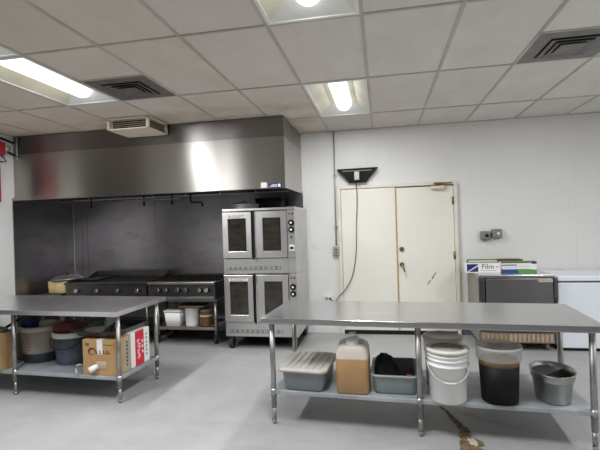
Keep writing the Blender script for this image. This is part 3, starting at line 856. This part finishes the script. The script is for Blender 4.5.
b.build('logo_print', M['darkredprint'], t)
b = MB(); b.span((-.15, -.0884, .265), (-.11, -.0876, .290)).span((.04, -.0884, .272), (.14, -.0876, .282)); b.build('small_print', M['dkgreen'], t)
b = MB(); b.span((.15, -.0884, .24), (.158, -.0876, .30)); b.build('edge_print', M['redprint'], t)
b = MB()
for k in range(7): b.span((.1813, .045, .05 + k * .035), (.1820, .068, .05 + k * .035 + .022))
b.build('side_print', M['ink'], t)
MB().span((.1811, .02, .0), (.1817, .0872, .32)).build('side_label', M['cardgrey'], t)
sp_ = MB().cyl((-.02, -.088, .085), (-.075, -.135, .055), .022, .030, 20).build('spout_cap', M['white'], t, label='white plastic pouring cap')
MB().loft([(.055, .008, .008, 0), (.06, .012, .01, .03), (.045, .01, .008, .06)], (.02, -.095, .07)).build('spout_film', M['film'], t, label='clear plastic film round the spout')
t = thing('plastic_strap', 'curled pale plastic strap end left of the logo carton', 'strap', (-2.765, 3.52, zs))
MB().tube([(.0, .04, .07), (-.012, .0, .09), (-.022, -.02, .085), (-.028, -.03, .06), (-.024, -.03, .03), (-.012, -.03, .0075)], .007).build('strand', M['pale'], t)

t = carton('white carton with red panel standing behind the logo carton', (-2.525, 3.86, zs), math.radians(-3), (.34, .30, .335), M['paper'], 'printed_carton')
MB().span((.1702, -.085, .002), (.1712, .055, .334)).build('red_panel', M['redprint'], t, label='bright red printed panel')
b = MB(); rr = random.Random(5)
for k in range(6):
    z = .07 + k * .032
    for q in range(3):
        y = -.03 + rr.uniform(-.012, .012)
        b.box((.1716, y, z + q * .008), (.0012, rr.uniform(.02, .045), .006), 0, Matrix.Rotation(rr.uniform(-.7, .7), 3, 'X'))
for k in range(3): b.box((.1716, .03, .12 + k * .05), (.0012, .02, .03), 0, Matrix.Rotation(.3, 3, 'X'))
b.build('white_print', M['paper'], t)
b = MB()
for k in range(6): b.span((.1706, .085, .06 + k * .04), (.1714, .11, .06 + k * .04 + .026))
b.build('grey_print', M['cardgrey'], t)

t = thing('sheet_pan', 'dark deep sheet pan lying across the two cartons', 'pan', (-2.608, 3.79, zs + .338), math.radians(-3))
MB().loft([(.20, .235, .02, 0), (.225, .26, .025, .045), (.238, .272, .03, .047), (.238, .272, .03, .052), (.22, .255, .025, .05), (.195, .23, .02, .004)], seg=5).build('body', M['dsteel'], t)
pz = zs + .338 + .0045
t = thing('packet', 'pale green and white packet leaning in the dark sheet pan', 'packet', (-2.66, 3.86, pz + .02))
rot = Matrix.Rotation(.55, 3, 'Y') @ Matrix.Rotation(.3, 3, 'X')
MB().box((0, 0, .075), (.035, .16, .13), .006, rot).build('body', M['greenpaper'], t)
b = MB()
for k in range(3): b.box(Vector((0, 0, .075)) + rot @ Vector((0, 0, -.04 + k * .04)), (.037, .162, .012), .001, rot)
b.build('stripe', M['paper'], t)
t = thing('basting_brush', 'wooden brush with pale tip lying in the dark sheet pan', 'brush', (-2.565, 3.68, pz))
MB().tube([(-.02, .04, .012), (.02, .02, .055), (.06, .0, .062)], .010).build('handle', M['brownprint'], t)
MB().tube([(.06, .0, .062), (.10, -.015, .063)], .014).build('tip', M['offwhite'], t)
t = thing('glass_dish', 'round grey-brown bowl at the left end of the dark sheet pan', 'bowl', (-2.69, 3.64, pz))
MB().lathe([(0, 0), (.05, 0), (.055, .004), (.095, .05), (.09, .05), (.05, .008), (0, .008)]).build('body', M['cardgrey'], t)

def ticks(t, r0, r1, h, ang, mat, n=5, z0=.13, dz=.034):
    b = MB()
    for k in range(n):
        z = z0 + k * dz; r = r0 + (r1 - r0) * z / h + .001
        for q in range(4):
            a0 = ang + q * .05; a1 = a0 + .05
            b.quad((r * math.cos(a0), r * math.sin(a0), z), (r * math.cos(a1), r * math.sin(a1), z), (r * math.cos(a1), r * math.sin(a1), z + .006), (r * math.cos(a0), r * math.sin(a0), z + .006))
    return b.build('graduation', mat, t)
def pail(label, loc, h, rb, rt, mat, rimm, tick, hang=0., name='graduated_pail'):
    t = thing(name, label, 'pail', loc, 0)
    MB().lathe([(0, 0), (rb - .008, 0), (rb, .008), (rt, h), (rt - .006, h), (rt - .02, h - .03), (0, h - .03)], seg=48).build('body', mat, t)
    MB().lathe([(rt, h - .05), (rt + .009, h - .046), (rt + .010, h), (rt - .004, h + .004), (rt - .004, h - .004)], seg=48).build('rim', rimm, t)
    ticks(t, rb, rt, h, PI * 1.47, tick)
    if hang:
        pts = [(-(rt + .012) * math.cos(PI * k / 20), -.05 - .15 * math.sin(PI * k / 20), h - .03 - hang * math.sin(PI * k / 20)) for k in range(21)]
        MB().tube(pts, .004, 8).build('handle', M['matblack'], t)
    return t
pail('translucent grey pail with red graduations and dark fluid at the bottom', (-3.525, 3.93, zs), .36, .175, .195, M['greypail'], M['cardgrey'], M['redprint'])
pail('blue-grey pail with white rim and black bail handle, red bag on top', (-3.125, 3.89, zs), .315, .158, .185, M['bluepail'], M['offwhite'], M['ink'], .12)
# on the grey pail
t = thing('folded_cloth', 'bundled dark blue cloth on top of the grey pail', 'cloth', (-3.635, 3.90, zs + .3305))
b = MB(); b.loft([(.05, .05, .02, 0), (.062, .062, .025, .03), (.06, .06, .025, .07), (.04, .04, .02, .095), (.015, .015, .01, .10)], seg=5)
rr = random.Random(2)
for v in b.bm.verts: v.co += Vector((rr.uniform(-.007, .007), rr.uniform(-.007, .007), rr.uniform(0, .006)))
b.build('bundle', M['bluecloth'], t)
t = thing('plastic_lid', 'white round lid with green spot lying on the grey pail beside the blue cloth', 'dish', (-3.465, 3.94, zs + .3305))  # a loose white lid resting in the pail top
MB().lathe([(0, 0), (.07, 0), (.078, .004), (.082, .055), (.075, .06), (0, .058)]).build('body', M['cardgrey'], t)
MB().lathe([(0, .058), (.05, .0585), (.05, .062), (0, .062)], seg=24).build('sticker', M['greenpaper'], t)
# red bag on the blue pail
t = thing('mesh_bag', 'red mesh bag heaped on the blue-grey pail', 'bag', (-3.145, 3.88, zs + .2855))
b = MB(); b.loft([(.12, .11, .06, 0), (.145, .13, .07, .03), (.13, .12, .06, .075), (.08, .07, .05, .10), (.03, .03, .02, .112)], seg=6)
rr = random.Random(4)
for v in b.bm.verts: v.co += Vector((rr.uniform(-.012, .012), rr.uniform(-.012, .012), rr.uniform(0, .014)))
b.build('bundle', M['redmesh'], t)
t = carton('plain brown carton at the left edge, left of the table leg', (-3.83, 3.615, zs), math.radians(-4), (.42, .165, .35), M['carddark'])
b = MB()
for k in range(1): b.span((-.21, -.002, .3502), (.21, .002, .3512))
b.build('flap_seam', M['brownprint'], t)
t = thing('wrapped_bundle', 'grey plastic-wrapped bundle on top of the plain brown carton', 'bundle', (-3.82, 3.615, zs + .3512), math.radians(-4))
MB().loft([(.14, .065, .03, 0), (.15, .07, .03, .02), (.12, .05, .03, .045)]).build('body', M['dgrey'], t)
t = thing('pale_pail', 'pale beige plastic pail behind the plain brown carton', 'pail', (-3.86, 3.985, zs))
MB().lathe([(0, 0), (.115, 0), (.12, .008), (.135, .265), (.142, .267), (.142, .285), (.132, .285), (0, .27)]).build('body', M['pale'], t)
t = thing('gas_hose', 'black hose rising from the left wall to the griddle behind the left table', 'hose', (XL, 4.44, .20))
hp = [(.001, 0, 0), (.06, 0, .035), (.29, 0, .19), (.50, .01, .315), (.60, .10, .375), (.62, .45, .40), (.575, .75, .39), (.54, .865, .37)]
MB().tube(hp, .016).build('hose', M['matblack'], t)
MB().cyl((.0005, 0, -.002), (.03, 0, .016), .03, .026).build('wall_fitting', M['dgrey'], t)

# ------------------------------------------------------------------ double door in the back wall
FY = D - .001
b = MB()
b.span((-.600, FY - .05, 0), (-.552, FY, 2.062), .004).span((.952, FY - .05, 0), (1.0, FY, 2.062), .004).span((-.552, FY - .05, 2.018), (.952, FY, 2.062), .004)
struct(b.build('trim_9', M['jamb']), 'cream frame of the double door')
d1 = struct(MB().span((-.548, FY - .035, .008), (.190, FY, 2.012), .003).build('door_1', M['door']), 'left leaf of the cream double door')
d2 = struct(MB().span((.206, FY - .035, .008), (.948, FY, 2.012), .003).build('door_2', M['door']), 'right leaf of the cream double door')
MB().span((.190, FY - .045, .008), (.206, FY - .005, 2.012), .002).build('edge_strip', M['ochre'], d1)
for z in (1.80, 1.07, .30):
    b = MB().cyl((.949, FY - .045, z - .05), (.949, FY - .045, z + .05), .011, .011, 14).span((.930, FY - .038, z - .05), (.949, FY - .034, z + .05))
    b.build('hinge', M['brass'], d2)
MB().cyl((.258, FY - .035, 1.165), (.258, FY - .055, 1.165), .032, .03, 24).cyl((.258, FY - .055, 1.165), (.258, FY - .062, 1.165), .014, .014).build('deadbolt', M['brass'], d2)
b = MB().cyl((.255, FY - .035, .955), (.255, FY - .06, .955), .032, .028, 24); b.tube([(.255, FY - .06, .955), (.255, FY - .085, .95), (.275, FY - .09, .915), (.285, FY - .09, .865)], .012)
b.build('door_handle', M['brass'], d2)
b = MB().span((.655, FY - .10, 1.955), (.845, FY - .036, 2.005), .02)
cl = b.build('door_closer', M['beige'], d2)
MB().tube([(.75, FY - .07, 2.005), (.75, FY - .07, 2.03), (.93, FY - .09, 2.038)], .009).cyl((.75, FY - .07, 2.0), (.75, FY - .07, 2.05), .02).span((.70, FY - .12, 2.03), (.82, FY - .055, 2.045)).build('closer_arm', M['brass'], cl)
MB().span((.206, FY - .0365, 2.000), (.948, FY - .0345, 2.012)).build('top_edge', M['brass'], d2)
b = MB()
for x, z, l, a in ((.67, .80, .10, 1.0), (.60, .70, .05, .9), (.655, .775, .045, 1.1), (.615, .725, .03, .7)):
    b.box((x, FY - .0355, z), (l, .001, .012), 0, Matrix.Rotation(-a, 3, 'Y'))
b.build('scuff_mark', M['dgrey'], d2)

# ------------------------------------------------------------------ wall fittings
t = thing('wall_sconce', 'black trapezoid fly-trap sconce on the wall above the double door', 'wall lamp', (-.312, D, 2.20))
dp = .13
A = [(-.285, 0, .098), (.283, 0, .105), (.12, 0, -.095), (-.12, 0, -.095)]
B = [(-.25, -dp, .088), (.25, -dp, .092), (.095, -dp * .75, -.088), (-.10, -dp * .75, -.088)]
b = MB(); b.quad(*B); b.quad(A[3], A[2], B[2], B[3])
o = b.build('front_shell', M['matblack'], t); m_ = o.modifiers.new('thickness', 'SOLIDIFY'); m_.thickness = .006; m_.offset = 0
for q_ in ((1, 2), (0, 3)):
    o = MB().quad(A[q_[0]], A[q_[1]], B[q_[1]], B[q_[0]]).build('side_shell', M['matblack'], t); m_ = o.modifiers.new('thickness', 'SOLIDIFY'); m_.thickness = .006; m_.offset = 0
MB().poly([(-.285, -.0005, .098), (.283, -.0005, .105), (.12, -.0005, -.095), (-.12, -.0005, -.095)], (0, -.006, 0)).build('back_plate', M['black'], t)
MB().cyl((-.18, -.07, .060), (.18, -.07, .062), .012, .012, 14).build('tube_lamp', M['white'], t)
MB().box((0, -dp - .002, .055), (.40, .006, .010), .002).build('light_strip', M['dgrey'], t)
a_ = MB().span((-.034, -dp - .048, -.075), (.034, -dp - .004, .04), .006).build('power_adapter', M['greybox'], t)
pts = [(0, -dp - .03, -.075), (.012, -dp + .0, -.25), (.004, -.09, -.45), (-.012, -.068, -.70), (-.02, -.062, -.95), (-.045, -.062, -1.20), (-.10, -.062, -1.42), (-.19, -.062, -1.58), (-.28, -.066, -1.67), (-.33, -.06, -1.74), (-.40, -.040, -1.73), (-.455, -.03, -1.70)]
fine = []
for k in range(len(pts) - 1):
    p0, p1, p2, p3 = [Vector(pts[min(max(q, 0), len(pts) - 1)]) for q in (k - 1, k, k + 1, k + 2)]
    for s_ in range(5):
        u = s_ / 5
        fine.append(.5 * ((2 * p1) + (-p0 + p2) * u + (2 * p0 - 5 * p1 + 4 * p2 - p3) * u * u + (-p0 + 3 * p1 - 3 * p2 + p3) * u ** 3))
fine.append(Vector(pts[-1]))
MB().tube([p_ + Vector((-.02, 0, 0)) for p_ in fine], .0052, 8).build('power_cord', M['black'], t)

t = thing('conduit_outlet', 'thin grey conduit running down the wall into a grey switch box', 'conduit', (-.635, D, 1.16))
MB().tube([(0, -.02, .07), (.004, -.02, .7), (.012, -.02, CZ - 1.168)], .010).build('conduit', M['conduit'], t)
bx = MB().span((-.048, -.055, -.064), (.048, -.0005, .064), .006).build('switch_box', M['greybox'], t)
MB().span((-.036, -.058, -.05), (.036, -.0552, .05), .002).build('cover_plate', M['conduit'], bx)
MB().cyl((0, -.058, .015), (0, -.064, .015), .016).cyl((0, -.058, -.025), (0, -.064, -.025), .012).build('socket', M['gasket'], bx)
MB().span((-.018, -.036, .33), (.030, -.0005, .345)).build('strap', M['conduit'], t)
MB().span((-.014, -.036, 1.05), (.036, -.0005, 1.065)).build('strap', M['conduit'], t)
t = thing('wall_outlet', 'white wall outlet low on the wall between oven and door', 'outlet', (-.768, D, .50))
MB().span((-.058, -.035, -.038), (.058, -.0005, .038), .004).build('cover_plate', M['paper'], t)
for sx in (-1, 1): MB().span((sx * .026 - .013, -.039, -.024), (sx * .026 + .013, -.0351, .002), .002).build('socket', M['ink'], t)
for k, (x, z, lb) in enumerate(((1.337, 1.322, 'dark grey junction box with round black socket, left of the pair on the wall'), (1.478, 1.346, 'dark grey junction box with pale knob, right of the pair on the wall'))):
    t = thing('junction_box', lb, 'outlet', (x, D, z), 0, 'pair of boxes on the right wall')
    MB().span((-.058, -.07, -.058), (.058, -.0005, .058), .008).build('body', M['dgrey'], t)
    MB().span((-.05, -.0735, -.05), (.05, -.0702, .05), .002).build('cover_plate', M['dgrey'], t)
    MB().cyl((.012, -.0735, .0), (.012, -.079, .0), .024 if k == 0 else .016).build('socket', M['black'] if k == 0 else M['paper'], t)
o = tag(MB().tube([(1.395, D - .03, 1.335), (1.420, D - .03, 1.338)], .012).build('conduit_nipple', M['gasket']), 'short conduit piece joining the two boxes on the wall', 'conduit')
# faded pale blue pen marks on the wall between oven and door
b = MB()
for x, z, w_, h_ in ((-.985, 1.235, .007, .07), (-.955, 1.235, .007, .06), (-.985, 1.215, .035, .007), (-.94, 1.185, .10, .010), (-.925, 1.215, .03, .006)):
    b.box((x, D - .0006, z), (w_, .001, h_))
o = b.build('wall_marking', M['lilac']); tag(o, 'faint pale blue marking on the wall between oven and conduit', 'marking')
# red fire-suppression cabinet, pipes and hook at the left edge
t = thing('suppression_cabinet', 'red fire-suppression cabinet on the left wall, at the left edge', 'cabinet', (XL, 4.50, 1.95))
MB().span((-.001, -.20, 0), (.12, .155, .47), .008).build('body', M['red'], t)
MB().span((.1205, -.18, .02), (.126, .135, .45), .004).build('door', M['red'], t)
t = thing('actuator', 'small red and grey valve fitting with black pipes left of the hood', 'valve', (XL, 4.73, 2.645))
MB().span((.0005, -.20, -.09), (.10, .03, .08), .01).build('body', M['red'], t)
MB().cyl((.05, .03, .01), (.05, .105, .01), .048, .048, 20).build('bonnet', M['greybox'], t)
MB().tube([(.03, -.30, .15), (.03, -.05, .15), (.03, .225, .105)], .013).build('pipe', M['matblack'], t)
MB().tube([(.05, .10, -.03), (.05, .20, -.055), (.05, .225, -.06)], .013).build('pipe', M['matblack'], t)
MB().tube([(.06, -.02, -.08), (.06, .03, -.11), (.06, .07, -.165), (.06, .0, -.175), (.06, -.15, -.165)], .009).build('cable_loop', M['matblack'], t)

# ------------------------------------------------------------------ undercounter fridge
FX0, FX1, FY0 = 1.095, 1.905, 5.36
t = thing('undercounter_fridge', 'low stainless steel fridge with brown grille, left of the freezer', 'fridge', ((FX0 + FX1) / 2, FY0, 0))
hw = (FX1 - FX0) / 2
MB().span((-hw, .04, .085), (hw, .67, .853), .004).build('cabinet', M['fridgeside'], t)
MB().span((-hw - .004, -.012, .853), (hw + .004, .68, .883), .004).build('top', M['top'], t)
MB().span((-hw, 0, .085), (-hw + .07, .04, .853), .004).build('front_frame', M['fridge'], t)
MB().span((-hw + .02, -.012, .23), (-hw + .068, .0, .825), .004).build('handle_channel', M['dsteel'], t)
dr = MB().span((-hw + .075, -.022, .225), (hw - .012, .038, .843), .005).build('door', M['fridge'], t)
MB().span((hw - .165, -.0245, .803), (hw - .02, -.0222, .830)).build('badge', M['offwhite'], dr)
b = MB()
for k in range(8): b.span((hw - .155 + k * .016, -.0252, .811), (hw - .145 + k * .016, -.0246, .822))
b.build('badge_print', M['ink'], dr)
MB().span((hw - .010, -.03, .62), (hw + .022, .04, .850), .004).build('hinge', M['dsteel'], t)
MB().span((-hw + .01, -.004, .095), (hw - .01, .04, .215), .004).build('grille', M['grille'], t)
b = MB()
for k in range(16):
    x = -hw + .035 + k * .048
    if k > 5: b.span((x, -.010, .110), (x + .030, -.004, .200), .002)
    else: b.span((x, -.008, .110), (x + .012, -.004, .200), .002)
b.build('grille_slat', M['grilleslat'], t)
for sx in (-1, 1):
    for y in (.08, .60): MB().cyl((sx * (hw - .06), y, 0), (sx * (hw - .06), y, .086), .018, .022).build('foot', M['leg'], t)

# boxes on the fridge
zf = .8835
t = thing('film_box', 'white dispenser box with navy striped square on the fridge top', 'box', (1.200, 5.64, zf), math.radians(-2))
MB().span((-.20, -.055, 0), (.20, .055, .120), .004).build('body', M['paper'], t)
q = MB().span((-.185, -.0565, .014), (-.055, -.0552, .108)).build('logo_square', M['navy'], t)
MB().poly([(-.185, -.0566, .014), (-.165, -.0566, .014), (-.055, -.0566, .083), (-.055, -.0566, .098)], (0, -.0006, 0)).build('logo_stripe', M['paper'], q)
text('lettering', 'Film', .085, (.055, -.0562, .075), FRONT, M['ink'], t)
text('lettering', '24', .034, (.160, -.0562, .072), FRONT, M['redprint'], t)
MB().span((-.03, -.0562, .024), (.15, -.0555, .031)).build('fine_print', M['cardgrey'], t)
MB().span((-.19, -.054, .1202), (.19, .05, .1212)).build('top_print', M['cardgrey'], t)
t = thing('film_box', 'white, green and blue dispenser box at the right of the fridge top', 'box', (1.607, 5.665, zf), math.radians(1))
MB().span((-.195, -.055, 0), (.205, .055, .128), .004).build('body', M['paper'], t)
MB().span((-.195, -.0562, .0), (.0, -.0551, .038)).build('blue_band', M['blueprint'], t)
MB().poly([(.0, -.0552, 0), (.205, -.0552, 0), (.205, -.0552, .030), (.10, -.0552, .040), (-.03, -.0552, .040)], (0, -.001, 0)).build('green_band', M['green'], t)
MB().span((-.195, -.0562, .112), (.14, -.0551, .128)).build('top_band', M['dkgreen'], t)
MB().span((-.195, -.055, .1282), (.205, .055, .1292)).build('green_top', M['green'], t)
MB().span((-.19, -.0562, .082), (-.02, -.0552, .094)).build('fine_print', M['blueprint'], t)
b = MB()
for k in range(7): b.span((-.16 + k * .022, -.0562, .052), (-.147 + k * .022, -.0552, .070))
for k in range(6): b.span((.01 + k * .02, -.0562, .062), (.022 + k * .02, -.0552, .082))
b.build('lettering', M['lilac'], t)
MB().span((.145, -.0566, .102), (.205, -.0552, .1295)).build('corner_mark', M['navy'], t)
t = thing('foil_box', 'brown and green dispenser box lying behind the other two', 'box', (1.36, 5.80, zf), 0)
MB().span((-.30, -.055, 0), (.34, .055, .146), .004).build('body', M['dkgreen'], t)
MB().span((.04, -.0552, .1462), (.30, .0552, .1475)).build('top_print', M['brownprint'], t)
MB().span((.04, -.0562, .125), (.30, -.0552, .146)).build('side_print', M['brownprint'], t)
MB().span((-.30, -.0562, .118), (.04, -.0552, .140)).build('side_band', M['offwhite'], t)

# ------------------------------------------------------------------ chest freezer
t = thing('chest_freezer', 'white chest freezer against the back wall at the right edge', 'freezer', (2.52, 5.40, 0))
hw = .56
MB().span((-hw, 0, .035), (hw, .63, .785), .012).build('body', M['whiteenamel'], t)
MB().span((-hw + .01, .01, .785), (hw - .01, .62, .803)).build('gasket', M['gasket'], t)
MB().span((-hw - .006, -.02, .803), (hw + .006, .635, .862), .012).build('lid', M['whiteenamel'], t)
MB().span((-hw + .02, .03, 0), (hw - .02, .60, .036)).build('base', M['black'], t)
for x in (-.30, .30): MB().span((x - .05, .6355, .76), (x + .05, .665, .862), .004).build('hinge', M['dgrey'], t)

# ------------------------------------------------------------------ world, camera, view
w = bpy.data.worlds.new('World'); S.world = w; w.use_nodes = True
w.node_tree.nodes['Background'].inputs[0].default_value = (.8, .85, .9, 1)
w.node_tree.nodes['Background'].inputs[1].default_value = .15
cam = bpy.data.cameras.new('camera'); co = bpy.data.objects.new('camera', cam); COL.objects.link(co)
yaw, pitch, roll = .187, -.002, -.032
f = Vector((-math.sin(yaw) * math.cos(pitch), math.cos(yaw) * math.cos(pitch), math.sin(pitch)))
r = Vector((math.cos(yaw), math.sin(yaw), 0)); u = r.cross(f)
c, s = math.cos(roll), math.sin(roll)
R, Up = c * r + s * u, -s * r + c * u
co.matrix_world = Matrix((( R.x, Up.x, -f.x, 0), (R.y, Up.y, -f.y, 0), (R.z, Up.z, -f.z, 1.55), (0, 0, 0, 1)))
cam.sensor_width = 36; cam.lens = 431.44 * 36 / 600; cam.clip_start = .05
S.camera = co
S.view_settings.view_transform = 'Standard'; S.view_settings.look = 'None'
S.view_settings.gamma = 1; S.view_settings.use_curve_mapping = False
S.view_settings.exposure = 0.0
